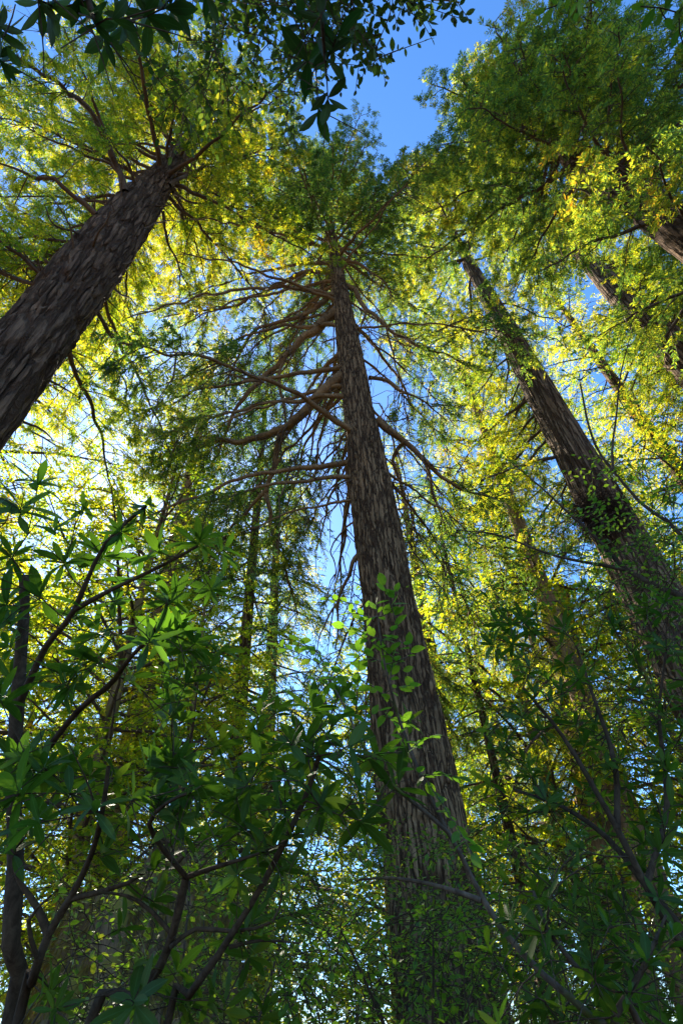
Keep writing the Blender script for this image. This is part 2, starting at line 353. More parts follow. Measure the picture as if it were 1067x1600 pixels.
def make_tree(name, label, cat, tk, limb_specs, bark, leafm, seed, kids=True, group=None, fol={}, fol_traced=None, wood=None, top=None, crown_extra=None, limb_name='limb'):
    mb, base, axis, rad = tk
    root = thing(name, label, cat, base, group)
    mb.build('trunk', bark, root, base)
    rng = np.random.default_rng(seed)
    polys, tr, cm = [], [], MB()
    for sp in limb_specs(rng, axis, rad):
        pl, r0, bare = sp[:3]
        L = np.sum(np.linalg.norm(np.diff(pl, axis=0), axis=1))
        if kids and r0 > .03:
            t = MB(); q = smooth(pl, .16); w_ = np.minimum(1, np.arange(len(q)) / 6)[:, None]
            q = q + w_ * np.stack([vnoise(q * 1.6 + 11 * a_, 60 + a_) * .10 + vnoise(q * 5 + 11 * a_, 70 + a_) * .025 for a_ in range(3)], -1); k = np.linspace(0, 1, len(q)); t.tube(q, (r0 * (1 - .85 * k ** .7) + .006) * (1 + .16 * vnoise(q * 3.5, 77)), 8)
            t.build('dead_branch' if bare else limb_name, wood or M['twig_bark'], root, base)
        else:
            q = pl; k = np.linspace(0, 1, len(q)); cm.tube(q, r0 * (1 - .85 * k) + .005, 4, 1)
        if not bare: (polys if len(sp) < 4 else tr).append(pl)
        if len(sp) > 3:      # thin dead branchlets hanging from the big limbs
            for _ in range(int(sp[3] * L)):
                n_ = rng.integers(0, len(pl) - 1); p_ = pl[n_] + (pl[n_ + 1] - pl[n_]) * rng.uniform(0, 1); v_ = norm(pl[n_ + 1] - pl[n_])
                e_ = norm(v_ * .5 + rng.normal(0, .6, 3) + np.array([0, 0, -.15])); l_ = rng.uniform(.4, 2.2)
                tp = p_ + e_ * np.array([0, .3, .65, 1])[:, None] * l_ + rng.normal(0, .05 * l_, (4, 3)) * np.array([0, 1, 1, 1])[:, None]; tp[:, 2] -= np.array([0, .02, .1, .28]) * l_
                cm.tube(tp, np.array([.02, .014, .009, .004]) * (.6 + .4 * l_), 4, 1)
                for __ in range(3):
                    b_ = tp[rng.integers(1, 3)]; f_ = norm(e_ + rng.normal(0, .7, 3)) * rng.uniform(.2, .8); cm.tube(np.array([b_, b_ + f_ * .5, b_ + f_ + np.array([0, 0, -.08])]), np.array([.009, .006, .003]), 3, 1)
    foliage(cm, rng, polys, **fol)
    if tr: foliage(cm, rng, tr, **dict(fol, **(fol_traced or {})))
    cm.build('crown', [leafm, M['twig_bark']], root, base)
    return root

def radial(h0, h1, n, lenf, rise=(.1, .35), droop=(.15, .4), r=(.02, .012), az=None, phase=0.0, bare_below=None):
    """limbs all round the trunk between two heights"""
    def gen(rng, axis, rad):
        out = []
        for i in range(n):
            t = (i + rng.uniform(0, 1)) / n; h = h0 + (h1 - h0) * t
            a = phase + i * 2.39996 + rng.normal(0, .35)
            if az is not None and rng.uniform() < az[1]: a = az[0] + rng.normal(0, .8)
            L = lenf(t) * rng.uniform(.65, 1.15)
            st = axis(h)
            bare = bare_below is not None and h < bare_below
            out.append((limb_poly(rng, st, a, L, rng.uniform(*rise), rng.uniform(*droop)), min(r[0] + r[1] * L, rad(h) * .45), bare))
        return out
    return gen

# ------------------------------------------------------------------ ground
g = MB(); R = np.concatenate([np.linspace(0, 12, 26), np.geomspace(13, 900, 40)]); th = np.arange(72) * 2 * np.pi / 72
gx = R[:, None] * np.cos(th); gy = R[:, None] * np.sin(th)
gz = .12 * vnoise(np.stack([gx * .5, gy * .5, 0 * gx], -1), 3) * np.minimum(1, R / 3)[:, None] - .05
i = np.arange(len(R) - 1)[:, None] * 72; j = np.arange(72)[None]; j2 = (j + 1) % 72
g.add(np.stack([gx, gy, gz], -1), np.stack([i + j, i + j2, i + 72 + j2, i + 72 + j], -1))
gm = bark_mat("forest_floor", (.05, .032, .018), (.16, .10, .05), (.05, .08, .015), .02, 3, 1, .03)
go = g.build('ground', gm); go['kind'] = 'structure'; go['label'] = 'forest floor of brown needle litter and moss'

# ------------------------------------------------------------------ the five big trees
A, B, rA, rB = axis_from_pixels((655, 1250), 125, (523, 400), 18, 1.5)
TK = trunk_mesh(A, B, 50, rA, rB, .55, .055, .10, .5, 400, .035, 11)
TC = np.array([.6, 11.4])
def central_limbs(rng, axis, rad):
    out = []
    def L(pts, r0, bare=False): out.append((np.array([Pr(*p) for p in pts]), r0 * .8, bare) if bare else (np.array([Pr(*p) for p in pts]), r0 * .95, bare, 4.0))
    # limbs traced where they stand, (x, y, horizontal distance)
    L([(535, 588, 11.4), (505, 612, 11.7), (470, 648, 12.3), (435, 672, 13), (395, 686, 13.6), (345, 690, 14.2), (290, 705, 15), (240, 735, 16)], .26)
    L([(440, 668, 12.9), (428, 715, 13.8), (418, 765, 14.6), (428, 830, 15.6), (445, 890, 16.6), (468, 960, 17.8)], .15)
    L([(418, 765, 14.6), (380, 800, 15.4), (345, 850, 16.4), (315, 915, 17.6)], .09)
    L([(524, 488, 11.4), (495, 512, 11.7), (460, 540, 12.1), (440, 562, 12.5), (412, 590, 13), (385, 618, 13.5), (362, 655, 14.2), (335, 720, 15.4)], .24)
    L([(440, 562, 12.5), (436, 610, 13.1), (446, 650, 13.8), (440, 700, 14.6)], .10)
    L([(436, 580, 12.7), (400, 590, 13.3), (330, 585, 14.2), (265, 590, 15.2)], .06)
    L([(521, 458, 11.4), (492, 480, 11.6), (465, 497, 11.9), (425, 505, 12.3), (390, 525, 12.8), (370, 560, 13.4), (350, 605, 14.2)], .16)
    L([(519, 424, 11.4), (480, 426, 11.6), (448, 436, 11.9), (405, 462, 12.4), (355, 480, 13), (300, 487, 13.8), (250, 497, 14.6)], .17)
    L([(480, 427, 11.6), (440, 455, 12.0), (418, 478, 12.4), (395, 520, 13.1)], .08)
    L([(535, 443, 11.4), (556, 458, 11.6), (573, 485, 11.9), (603, 512, 12.3), (630, 530, 12.7), (662, 545, 13.2), (700, 556, 13.8), (740, 580, 14.5)], .15)
    L([(572, 484, 11.9), (564, 515, 12.2), (556, 535, 12.5)], .07)
    L([(603, 512, 12.3), (618, 560, 13), (630, 620, 14), (635, 680, 15)], .05)
    L([(532, 405, 11.4), (555, 410, 11.6), (580, 425, 12), (605, 445, 12.5), (618, 475, 13)], .11)
    L([(588, 655, 11.4), (608, 672, 11.7), (632, 690, 12.1), (660, 715, 12.6), (690, 745, 13.2), (730, 768, 13.8), (775, 780, 14.4)], .16)
    L([(632, 690, 12.1), (620, 705, 12.4), (617, 730, 12.8), (640, 790, 13.8), (650, 850, 14.8)], .08)
    L([(660, 715, 12.6), (672, 740, 13), (678, 775, 13.6), (700, 850, 14.8)], .07)
    L([(577, 590, 11.4), (600, 593, 11.7), (625, 612, 12.2), (660, 625, 12.9), (700, 660, 13.8)], .09)
    L([(572, 860, 11.3), (556, 872, 11.4), (541, 905, 11.8), (530, 945, 12.4), (525, 1010, 13.2)], .09, True)
    L([(538, 930, 12.3), (505, 975, 12.6), (490, 1030, 13.2)], .04, True)
    # thin dead branches behind and left of the trunk
    for (x, y, dx, dy, r_) in [(530, 600, -45, 70, .05), (530, 630, -40, 110, .05), (533, 655, -20, 100, .05), (535, 680, -75, 90, .06), (536, 690, -50, 90, .045),
                               (538, 710, -60, 110, .05), (540, 740, -35, 120, .05), (520, 520, -30, 60, .05), (521, 550, -15, 90, .045), (519, 500, -80, 30, .045),
                               (518, 470, -35, -25, .04), (519, 455, -50, -30, .04), (545, 800, -40, 150, .045), (600, 700, 40, 110, .045), (610, 740, 25, 90, .04), (620, 790, 60, 80, .045),
                               (560, 520, 45, 20, .04), (600, 650, 60, 10, .04), (590, 620, 25, 60, .035), (632, 860, 50, 60, .04)]:
        k = np.array([0, .25, .5, .75, 1]); j = rng.normal(0, 5, (5, 2)) * np.minimum(1, k * 3)[:, None]
        pl = np.array([Pr(x + dx * q + j[n][0], y + dy * q * (.6 + .4 * q) + j[n][1], 11.4 + 2.4 * q) for n, q in enumerate(k)])
        pl[0] = axis(pl[0][2]); out.append((pl, r_ * .7, True))
        for _ in range(3):
            n = rng.integers(1, 4); v = norm(pl[n + 1] - pl[n]); e = norm(v + rng.normal(0, .5, 3)) * rng.uniform(.5, 1.6)
            out.append((np.array([pl[n], pl[n] + e * .5 + rng.normal(0, .06, 3), pl[n] + e + np.array([0, 0, -.25]) * np.linalg.norm(e)]), .02, True))
    # crown above, all round
    out += radial(31, 49, 66, lambda t: 6.2 * (1 - t) ** .75 + .8, (.05, .4), (.1, .45))(rng, axis, rad)
    out += [(sp[0], sp[1], i % 3 > 0, 1.6) for i, sp in enumerate(radial(14, 32, 24, lambda t: 7.5, (.05, .4), (.35, .8), r=(.045, .009), az=(-.9, 1))(rng, axis, rad))]
    out += [sp + (2.5,) for sp in radial(15, 31, 9, lambda t: 6.5, (.0, .35), (.3, .7), r=(.025, .005), az=(.9, 1))(rng, axis, rad)]
    out += [sp + (1.0,) for sp in radial(9, 17, 11, lambda t: 7.5, (-.1, .1), (.25, .5), r=(.015, .006), az=(-.5, 1))(rng, axis, rad)]
    out += [sp + (.6,) for sp in radial(19, 33, 9, lambda t: 7.5, (-.1, .25), (.2, .5), r=(.015, .008), az=(.0, 1))(rng, axis, rad)]
    return out
make_tree('fir_tree', 'tall furrowed fir in the centre with big drooping bare limbs', 'tree', TK, central_limbs, M['fir_bark'], M['fir_leaf'], 5, wood=M['limb_bark'],
          fol=dict(sec_gap=.19, sec_len=.32, t0=.12, twig_gap=.12, twig_len=.5, per=14, lL=.16, lW=.042, droop=.4, hang=.35, tilt=.35), fol_traced=dict(t0=.6, sec_len=.27, sec_gap=.16, droop=.55, hang=.6))

A, B, rA, rB = axis_from_pixels((0, 590), 126, (235, 300), 50, 1.85)
TK = trunk_mesh(A, B, 52, rA, rB, .4, .13, .22, 1.3, 360, .05, 23)
def left_limbs(rng, axis, rad):
    out = []
    def L(pts, r0, bare=False):
        out.append((np.array([Pr(*p) for p in pts]), r0, bare) if bare else (np.array([Pr(*p) for p in pts]), r0, bare, .8))
    L([(195, 300, 9.6), (188, 270, 9.4), (165, 215, 9.1), (135, 170, 8.8), (90, 130, 8.6), (30, 95, 8.6), (-40, 70, 8.8)], .15)
    L([(165, 210, 9.1), (150, 160, 8.7), (120, 90, 8.2), (100, 40, 7.8)], .08)
    L([(150, 335, 9.8), (120, 308, 9.9), (85, 285, 10.2), (40, 268, 10.8), (-20, 250, 11.6)], .11)
    L([(210, 285, 9.6), (200, 255, 9.2), (185, 235, 8.9), (160, 200, 8.4)], .07)
    L([(265, 250, 9.6), (285, 215, 9.0), (288, 180, 8.4), (300, 140, 7.8)], .11)
    L([(265, 290, 9.6), (300, 270, 9.4), (325, 260, 9.4), (365, 270, 9.6), (400, 290, 10)], .10)
    L([(270, 300, 9.8), (300, 315, 10.2), (335, 325, 10.8), (370, 350, 11.6)], .07)
    L([(255, 330, 9.8), (262, 370, 10.6), (280, 420, 11.8), (305, 480, 13.4)], .07)
    L([(150, 450, 9.9), (175, 453, 10.3), (200, 465, 10.8), (216, 480, 11.2)], .07, True)
    L([(140, 375, 9.9), (110, 360, 9.6), (85, 350, 9.6), (72, 325, 9.3)], .06, True)
    L([(148, 335, 9.9), (146, 300, 9.4)], .05, True)
    L([(168, 330, 9.9), (167, 300, 9.5)], .05, True)
    L([(215, 360, 9.7), (245, 350, 9.6), (285, 345, 9.8)], .04, True)
    L([(160, 420, 9.9), (185, 412, 9.6), (212, 406, 9.6)], .05, True)
    out += radial(29.5, 50, 74, lambda t: 7.5 * (1 - t) ** .7 + 1.2, (.0, .35), (.1, .4))(rng, axis, rad)
    for _ in range(26):      # broken stubs on the trunk
        h = rng.uniform(12, 30); a = rng.uniform(0, 6.28); p = axis(h); l = rad(h) + rng.uniform(.25, 1.4); e = np.array([math.sin(a), math.cos(a), rng.uniform(-.1, .5)])
        out.append((np.array([p + e * rad(h) * .7, p + e * (rad(h) + l) * .5 + rng.normal(0, .05, 3), p + e * l + rng.normal(0, .12, 3)]), rng.uniform(.035, .06), True))
    out += radial(17, 30, 20, lambda t: 7.0, (-.05, .25), (.1, .4), az=(-1.3, .9))(rng, axis, rad)
    return out
make_tree('redwood_tree', 'massive leaning dark trunk at the upper left with yellow green crown', 'tree', TK, left_limbs, M['redwood_bark'], M['redwood_leaf'], 6,
          group='big redwoods', fol=dict(sec_gap=.23, sec_len=.32, t0=.15, twig_gap=.15, twig_len=.5, per=19, lL=.17, lW=.037, droop=.35, hang=.4, tilt=.35), fol_traced=dict(t0=.4))

A, B, rA, rB = axis_from_pixels((935, 780), 71, (738, 420), 19, 1.57)
TK = trunk_mesh(A, B, 56, rA, rB, .5, .06, .20, 2.4, 200, .08, 31)
root_r = make_tree('redwood_tree', 'straight brown trunk right of centre with sunlit left edge', 'tree', TK,
          lambda rng, ax, rd: radial(36, 55, 64, lambda t: 6.0 * (1 - t) ** .7 + 1.0, (.0, .35), (.15, .45))(rng, ax, rd)
          + radial(17, 32, 26, lambda t: 5.0, (-.2, .2), (.1, .45), az=(-.35, 1))(rng, ax, rd),
          M['brown_bark'], M['redwood_leaf'], 7, group='big redwoods',
          fol=dict(sec_gap=.24, sec_len=.32, t0=.2, twig_gap=.16, twig_len=.55, per=17, lL=.17, lW=.04, droop=.4, hang=.4, tilt=.35))
# dark clump of moss and roots grown on that trunk
rng = np.random.default_rng(3)
c = Pr(935, 805, math.hypot(*TK[2](14.2)[:2]) - 1.05); n = 9000
pp = rng.normal(0, 1, (n, 3)) * np.array([.40, .28, .42]) + c; dd = norm(norm(pp - c) + np.array([0, 0, -.9]) + rng.normal(0, .4, (n, 3)))
mb = MB(); mb.kites(pp, dd, norm(rng.normal(0, 1, (n, 3))), rng.uniform(.1, .28, n), .018, 0)
o = mb.build('moss_clump', bark_mat("dead_moss", (.02, .012, .008), (.06, .035, .02), None, 0, 10, 1, .005), root_r, TK[1]); o['label'] = 'dark tangled moss clump'

A, B, rA, rB = axis_from_pixels((1010, 322), 56, (940, 290), 46, 1.1)
B = np.array([A[0] - .15, A[1] + .05, A[2] + 6]); rB = rA * .85
TK = trunk_mesh(A, B, 42, rA, rB, .4, .05, .15, 1.2, 120, .12, 41)
make_tree('redwood_tree', 'dark trunk high in the upper right corner under a dense crown', 'tree', TK,
          lambda rng, ax, rd: radial(24.5, 41, 80, lambda t: 5.8 * (1 - t) ** .75 + .6, (.0, .4), (.1, .4))(rng, ax, rd)
          + radial(21, 27, 16, lambda t: 5.2, (.0, .3), (.1, .4), az=(2.9, 1))(rng, ax, rd)
          + radial(15, 19.5, 9, lambda t: 3.6, (-.1, .3), (.1, .4), az=(4.3, 1))(rng, ax, rd),
          M['redwood_bark'], M['mixed_leaf'], 8, group='big redwoods',
          fol=dict(sec_gap=.22, sec_len=.34, t0=.15, twig_gap=.13, twig_len=.5, per=19, lL=.17, lW=.037, droop=.35, hang=.35, tilt=.35))
A, B, rA, rB = axis_from_pixels((1067, 560), 56, (1015, 520), 45, 1.6)
B = np.array([A[0] - .2, A[1] + .1, A[2] + 8]); rB = rA * .75
TK = trunk_mesh(A, B, 44, rA, rB, .4, .04, .14, 1.4, 120, .12, 43)
make_tree('redwood_tree', 'short stretch of sunlit trunk at the right edge entering bright foliage', 'tree', TK,
          lambda rng, ax, rd: radial(21, 43, 62, lambda t: 5.0 * (1 - t) ** .6 + 1.0, (.0, .4), (.1, .4), az=(1.5, .95))(rng, ax, rd)
          + radial(23, 30, 26, lambda t: 2.8, (-.1, .3), (.1, .4))(rng, ax, rd)
          + radial(13, 23, 18, lambda t: 5, (-.1, .2), (.1, .4), az=(1.2, 1))(rng, ax, rd),
          M['brown_bark'], M['redwood_leaf'], 9, group='big redwoods',
          fol=dict(sec_gap=.24, sec_len=.33, t0=.15, twig_gap=.15, twig_len=.5, per=17, lL=.17, lW=.04, droop=.35, hang=.35, tilt=.35))

# ------------------------------------------------------------------ trees behind
def proto(name, label, cat, h, r, bark, leafm, seed, h0, n, lenf, group, fol, rise=(.0, .35), droop=(.15, .45), bend=0.0):
    A_, B_ = np.array([0, 0, 1.5]), np.array([0, 0, h * .7])
    TK_ = trunk_mesh(A_, B_, h, r, r * .45, .5, .03, .13, 1.2, 48, .3, seed, bend=bend)
    return make_tree(name, label, cat, TK_, radial(h0, h - .5, n, lenf, rise, droop), bark, leafm, seed, kids=False, group=group, fol=fol)
GB = 'trees standing behind'
FC = dict(sec_gap=.32, sec_len=.34, t0=.1, twig_gap=.2, twig_len=.65, per=16, lL=.18, lW=.048, tilt=.4, droop=.4, hang=.4, twigs_wood=False)
FM = dict(sec_gap=.36, sec_len=.45, t0=.2, twig_gap=.2, twig_len=.6, per=9, lL=.15, lW=.11, droop=.2, hang=.25, twigs_wood=False, broad=True, tilt=.7)
kinds = {
 'conifer': proto('conifer', 'x', 'tree', 42, .55, M['fir_bark'], M['redwood_leaf'], 51, 4, 100, lambda t: 5.6 * (1 - t) ** .7 + .7, GB, FC),
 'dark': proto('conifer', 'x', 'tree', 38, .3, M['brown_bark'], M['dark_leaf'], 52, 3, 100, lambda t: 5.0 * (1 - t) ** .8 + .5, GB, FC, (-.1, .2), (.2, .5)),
 'maple': proto('broadleaf_tree', 'x', 'tree', 22, .28, M['mossy_bark'], M['maple_leaf'], 53, 3, 70, lambda t: 5.0 * (1 - abs(t - .35)) + .5, GB, FM, (.2, .7), (.0, .3), .15),
 'redwood': proto('redwood_tree', 'x', 'tree', 48, .9, M['pale_bark'], M['redwood_leaf'], 54, 9, 90, lambda t: 8 * (1 - t) ** .6 + 1.2, GB, dict(FC, sec_gap=.34)),
}
used = set()
def place(kind, az, dist, hs, label, ws=None, rot=None):
    if not isinstance(az, (int, float)): d = ray(*az); az = math.degrees(math.atan2(d[0], d[1]))
    a = math.radians(az); loc = (math.sin(a) * dist, math.cos(a) * dist, 0)
    ws = hs if ws is None else ws
    rot = (az * 1.7 + dist) if rot is None else rot
    p = kinds[kind]
    if kind not in used:
        used.add(kind); p.location = loc; p.rotation_euler = (0, 0, rot); p.scale = (ws, ws, hs); p['label'] = label; return p
    return dup(p, loc, rot, (ws, hs), label, GB)
BG = [
 ('maple', -24, 16, .9, 'yellow green tree glowing at the lower left behind the dark stems'),
 ('maple', -44, 17, .8, 'bright yellow tree under the massive leaning trunk'),
 ('maple', 2, 24, .8, 'sunlit yellow tree low behind the central trunk'),
 ('maple', -17, 14, .55, 'small yellow understory tree right of the brown stump'),
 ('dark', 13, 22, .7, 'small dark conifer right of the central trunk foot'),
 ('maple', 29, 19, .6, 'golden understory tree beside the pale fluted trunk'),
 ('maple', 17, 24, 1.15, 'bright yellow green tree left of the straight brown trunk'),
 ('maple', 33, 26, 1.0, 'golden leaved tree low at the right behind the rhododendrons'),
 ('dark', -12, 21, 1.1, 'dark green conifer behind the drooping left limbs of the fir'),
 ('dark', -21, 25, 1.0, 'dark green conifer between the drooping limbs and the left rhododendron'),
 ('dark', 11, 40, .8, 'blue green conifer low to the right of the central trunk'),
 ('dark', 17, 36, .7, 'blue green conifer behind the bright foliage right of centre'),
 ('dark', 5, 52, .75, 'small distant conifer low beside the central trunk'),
 ('conifer', -9, 27, .9, 'slim mossy conifer left of the central trunk'),
 ('conifer', 9, 32, 1.05, 'tall conifer directly behind the right limbs of the fir'),
 ('conifer', 41, 25, 1.1, 'leafy conifer filling the right edge'),
 ('conifer', -46, 20, 1.2, 'near conifer with bright foliage behind the leaning trunk'),
 ('maple', -31, 21, .75, 'low yellow tree at the left edge behind the straight grey stem'),
 ('redwood', -22, 21, .85, 'reddish brown trunk behind the whorled leaves at left'),
 ('conifer', -25, 55, 0.8, 'far conifer low behind the left rhododendrons'), ('dark', -18, 62, 0.7, 'farthest dark conifer low left of the brown stump'), ('conifer', -8, 58, 0.75, 'far yellow green conifer left of the central trunk foot'), ('dark', -2, 66, 0.7, 'far blue green conifer hidden low behind the central trunk foot'), ('conifer', 13, 60, 0.75, 'far conifer low between central trunk and snag'), ('dark', 20, 64, 0.7, 'far blue green conifer low beside the snag'), ('conifer', 30, 56, 0.8, 'far conifer low at the right edge'),
 ('redwood', (965, 1240), 21, .9, 'pale fluted trunk low on the right'),
 ('redwood', 33.5, 30, 1.0, 'pale trunk behind the lower part of the straight brown trunk'),
 ('redwood', 14, 44, .9, 'far slender grey trunk low right of centre'),
 ('redwood', 20, 38, .9, 'far grey trunk with sparse crown low on the right'),
]
for b in BG: place(b[0], b[1], b[2], b[3], b[4], b[3] * .62 if b[0] == 'redwood' else None)
# broken snag and the huge old stump
A, B, rA, rB = axis_from_pixels((905, 1130), 52, (862, 920), 42, 1.3)
TK = trunk_mesh(A, B, B[2] + .2, rA, rB, .4, .05, .15, 1.6, 90, .15, 61, rtop=rB, broken=True)
sn = thing('tree_snag', 'grey broken topped dead trunk at right below the straight redwood', 'dead tree', TK[1]); TK[0].build('trunk', M['pale_bark'], sn, TK[1])
A = Pr(232, 1500, 12.5); B = A + np.array([.05, .05, 3.0])
TK = trunk_mesh(A, B, 4.2, 1.5, 1.3, .5, .22, .4, 1.8, 260, .05, 71, rtop=1.0, broken=True)
st = thing('tree_stump', 'wide mossy brown stump in the shade at the lower left', 'tree stump', TK[1]); TK[0].build('trunk', M['mossy_bark'], st, TK[1])
rng = np.random.default_rng(8); n = 16000
th = rng.uniform(0, 2 * np.pi, n); hh = rng.uniform(.3, 4.0, n); rr = np.interp(hh, [A[2], B[2], 4.9], [1.58, 1.33, 1.2])
pp = np.stack([TK[2](0)[0] + rr * np.cos(th), TK[2](0)[1] + rr * np.sin(th), hh], -1)
dd = norm(np.stack([np.cos(th) * .5, np.sin(th) * .5, -np.ones(n)], -1) + rng.normal(0, .4, (n, 3)))
mb = MB(); mb.kites(pp, dd, norm(rng.normal(0, 1, (n, 3))), rng.uniform(.08, .2, n), .022, 0)
mb.build('moss', leaf_mat("brown_moss", [(.0, .12, .08, .02), (.6, .22, .15, .03), (1, .3, .22, .04)], [(.0, .2, .14, .03), (1, .5, .36, .06)], .4), st, TK[1])

# ------------------------------------------------------------------ shrubs
def grow(rng, mains, targets, seglen=.12, wob=.02, rtip=.0022, up=.25):
    """mains: list of (points, r0, r1); targets: points the twigs reach. Returns tubes and end directions"""
    tubes, nodes, nr = [], [], []
    for pts, r0, r1 in mains:
        q = smooth(pts, seglen); L = np.linalg.norm(q[-1] - q[0])
        w = np.stack([vnoise(q * 3 + 7 * k, 90 + k) for k in range(3)], -1) * wob * np.minimum(1, L)
        q = q + w; tubes.append((q, np.linspace(r0, r1, len(q)))); nodes.append(q); nr.append(np.linspace(r0, r1, len(q)))
    nodes = np.vstack(nodes); nr = np.concatenate(nr)
    targets = np.asarray(targets); left = list(range(len(targets)))
    dmin = np.array([np.min(np.linalg.norm(nodes - t, axis=1)) for t in targets])
    dirs = np.zeros((len(targets), 3))
    for k in np.argsort(dmin):
        t = targets[k]; dv = t - nodes; dist = np.linalg.norm(dv, axis=1)
        cost = dist * (1 + .5 * np.maximum(0, -dv[:, 2] / np.maximum(dist, 1e-6))) + rng.uniform(0, .05, len(nodes))
        a = int(np.argmin(cost)); p0 = nodes[a]; L = dist[a]
        n = max(3, int(L / seglen) + 2); s = np.linspace(0, 1, n)[:, None]
        mid = (p0 + t) / 2 + np.array([0, 0, -up * L * .35]) + rng.normal(0, .10 * L, 3)
        q = (1 - s) ** 2 * p0 + 2 * s * (1 - s) * mid + s ** 2 * t
        q[1:-1] += rng.normal(0, .02 * min(L, .8), (n - 2, 3))
        r0 = min(nr[a] * .75, rtip * 1.2 + .006 * L); r0 = max(r0, rtip * 1.1)
        tubes.append((q, np.linspace(r0, rtip, n))); nodes = np.vstack([nodes, q[1:]]); nr = np.concatenate([nr, np.linspace(r0, rtip, n)[1:]])
        dirs[k] = norm(q[-1] - q[-2])
    return tubes, dirs
def whorls(mb, rng, pts, dirs, L=(.10, .16), n=(7, 11), ratio=.27, mat=0, K=6):
    p, d, nr, ln = [], [], [], []
    for c, ax in zip(pts, dirs):
        ax = norm(ax * .7 + np.array([0, 0, .6])); ref = norm(np.cross(ax, np.array([.3, .9, .1]))); r2 = np.cross(ax, ref)
        k = rng.integers(*n); size = rng.uniform(*L); ph = rng.uniform(0, 6.28)
        for i in range(k):
            a = ph + i * 2.39996; el = rng.uniform(-.25, .55) if i < k - 3 else rng.uniform(.5, 1.0)
            dv = (ref * math.cos(a) + r2 * math.sin(a)) * math.cos(el) + ax * math.sin(el)
            p.append(c + ax * rng.uniform(-.03, .015)); d.append(dv); nr.append(ax * math.cos(el) - (ref * math.cos(a) + r2 * math.sin(a)) * math.sin(el) + rng.normal(0, .22, 3))
            ln.append(size * rng.uniform(.7, 1.1))
    ln = np.array(ln); N = len(ln)
    mb.leaves(np.array(p), norm(np.array(d)), norm(np.array(nr)), ln, ln * ratio * rng.uniform(.85, 1.15, N), mat, K, rng.uniform(.0, .35, N), rng.uniform(.05, .35, N), np.sin(np.pi * np.linspace(0, 1, K) ** 1.15) ** .75)
def sprigs(mb, rng, tubes, skip, gap=.03, L=.03, ratio=.5, mat=0, start=.25, K=4, big=None):
    P0, D, NR = [], [], []
    for q, r in tubes[skip:]:
        seg = np.linalg.norm(np.diff(q, axis=0), axis=1); cum = np.concatenate([[0], np.cumsum(seg)]); tot = cum[-1]
        n = max(3, int(tot * (1 - start) / gap)); t = start + (1 - start) * (np.arange(n) + .5) / n
        pos = np.stack([np.interp(t * tot, cum, q[:, k]) for k in range(3)], -1)
        tan = norm(np.gradient(pos, axis=0)) if n > 1 else np.array([[0, 0, 1.0]])
        side = norm(np.cross(tan, np.array([0, 0, 1.0])) + 1e-3) * np.where(np.arange(n) % 2, 1, -1)[:, None]
        d = norm(tan * .5 + side + rng.normal(0, .35, (n, 3)))
        d[-1] = tan[-1]
        P0.append(pos); D.append(d); NR.append(norm(np.array([0, 0, 1.0]) + rng.normal(0, .4, (n, 3))))
    P0, D, NR = np.vstack(P0), np.vstack(D), np.vstack(NR); N = len(P0)
    ln = L * rng.uniform(.6, 1.25, N)
    mb.leaves(P0, D, NR, ln, ln * ratio, mat, K, rng.uniform(0, .25, N), rng.uniform(0, .3, N), np.sin(np.pi * np.linspace(0, 1, K) ** .95) ** .8)
def rand_targets(rng, n, x, y, d):
    return [P(rng.uniform(*x), rng.uniform(*y), rng.uniform(*d)) for _ in range(n)]
def ground_under(p, dx=0, dy=0): return np.array([p[0] + dx, p[1] + dy, -.1])

def shrub(name, label, cat, seed, mains, targets, style, bark='shrub_bark', group=None, L=None, gap=.03, rtip=.0022, ratio=None, n=(7, 11), leafm=None, start=.25, stem_name='stem', leaf_name='foliage', K=None, sub=0):
    rng = np.random.default_rng(seed)
    base = np.array([mains[0][0][0][0], mains[0][0][0][1], 0.0])
    root = thing(name, label, cat, base, group)
    tubes, dirs = grow(rng, mains, targets, rtip=rtip)
    if style == 'whorl' and not sub: sub = 2
    if sub:     # short side twigs off every twig
        extra = []
        for q, r in tubes[len(mains):]:
            for _ in range(sub):
                k = rng.integers(max(1, len(q) // 3), len(q)); t = norm(q[k] - q[k - 1]); e = norm(t * .7 + rng.normal(0, .6, 3)) * rng.uniform(.1, .28) * (1 if L is None or style == 'whorl' else max(1, L / .05))
                s = np.linspace(0, 1, 4)[:, None]; extra.append((q[k] + e * s + np.array([0, 0, -.04]) * s ** 2, np.linspace(rtip, rtip * .6, 4)))
        tubes = tubes + extra
    for k, (q, r) in enumerate(tubes[:len(mains)]):
        t = MB(); t.tube(q, r * (1 + .12 * vnoise(q * 9, 4)), 9); t.build(stem_name if k == 0 else 'branch', M[bark], root, base)
    lv = MB(); tl = sorted(range(len(mains), len(tubes)), key=lambda k: -np.linalg.norm(tubes[k][0][-1] - tubes[k][0][0])); own = set(tl[:10])
    for k in tl:
        if k in own: t = MB(); t.tube(*tubes[k], 6); t.build('branch', M[bark], root, base)
        else: lv.tube(*tubes[k], 5, 1)
    if style == 'whorl': whorls(lv, rng, targets, dirs, L or (.10, .16), n, ratio or .27, K=K or 6)
    else: sprigs(lv, rng, tubes, len(mains), gap, L or .03, ratio or .5, start=start, K=K or 4)
    lv.build(leaf_name, [leafm or M['rhodo_leaf'], M[bark]], root, base)
    return root
def poly(pts, r0, r1, to_ground=True):
    q = [P(*p) for p in pts]
    if to_ground and q[0][2] > 0.05:
        b = q[0] + (q[0] - q[1]) * .3; q = [np.array([b[0], b[1], -.1])] + q
    return (np.array(q), r0, r1)
GR = 'rhododendrons around the camera'
rg = np.random.default_rng(77)
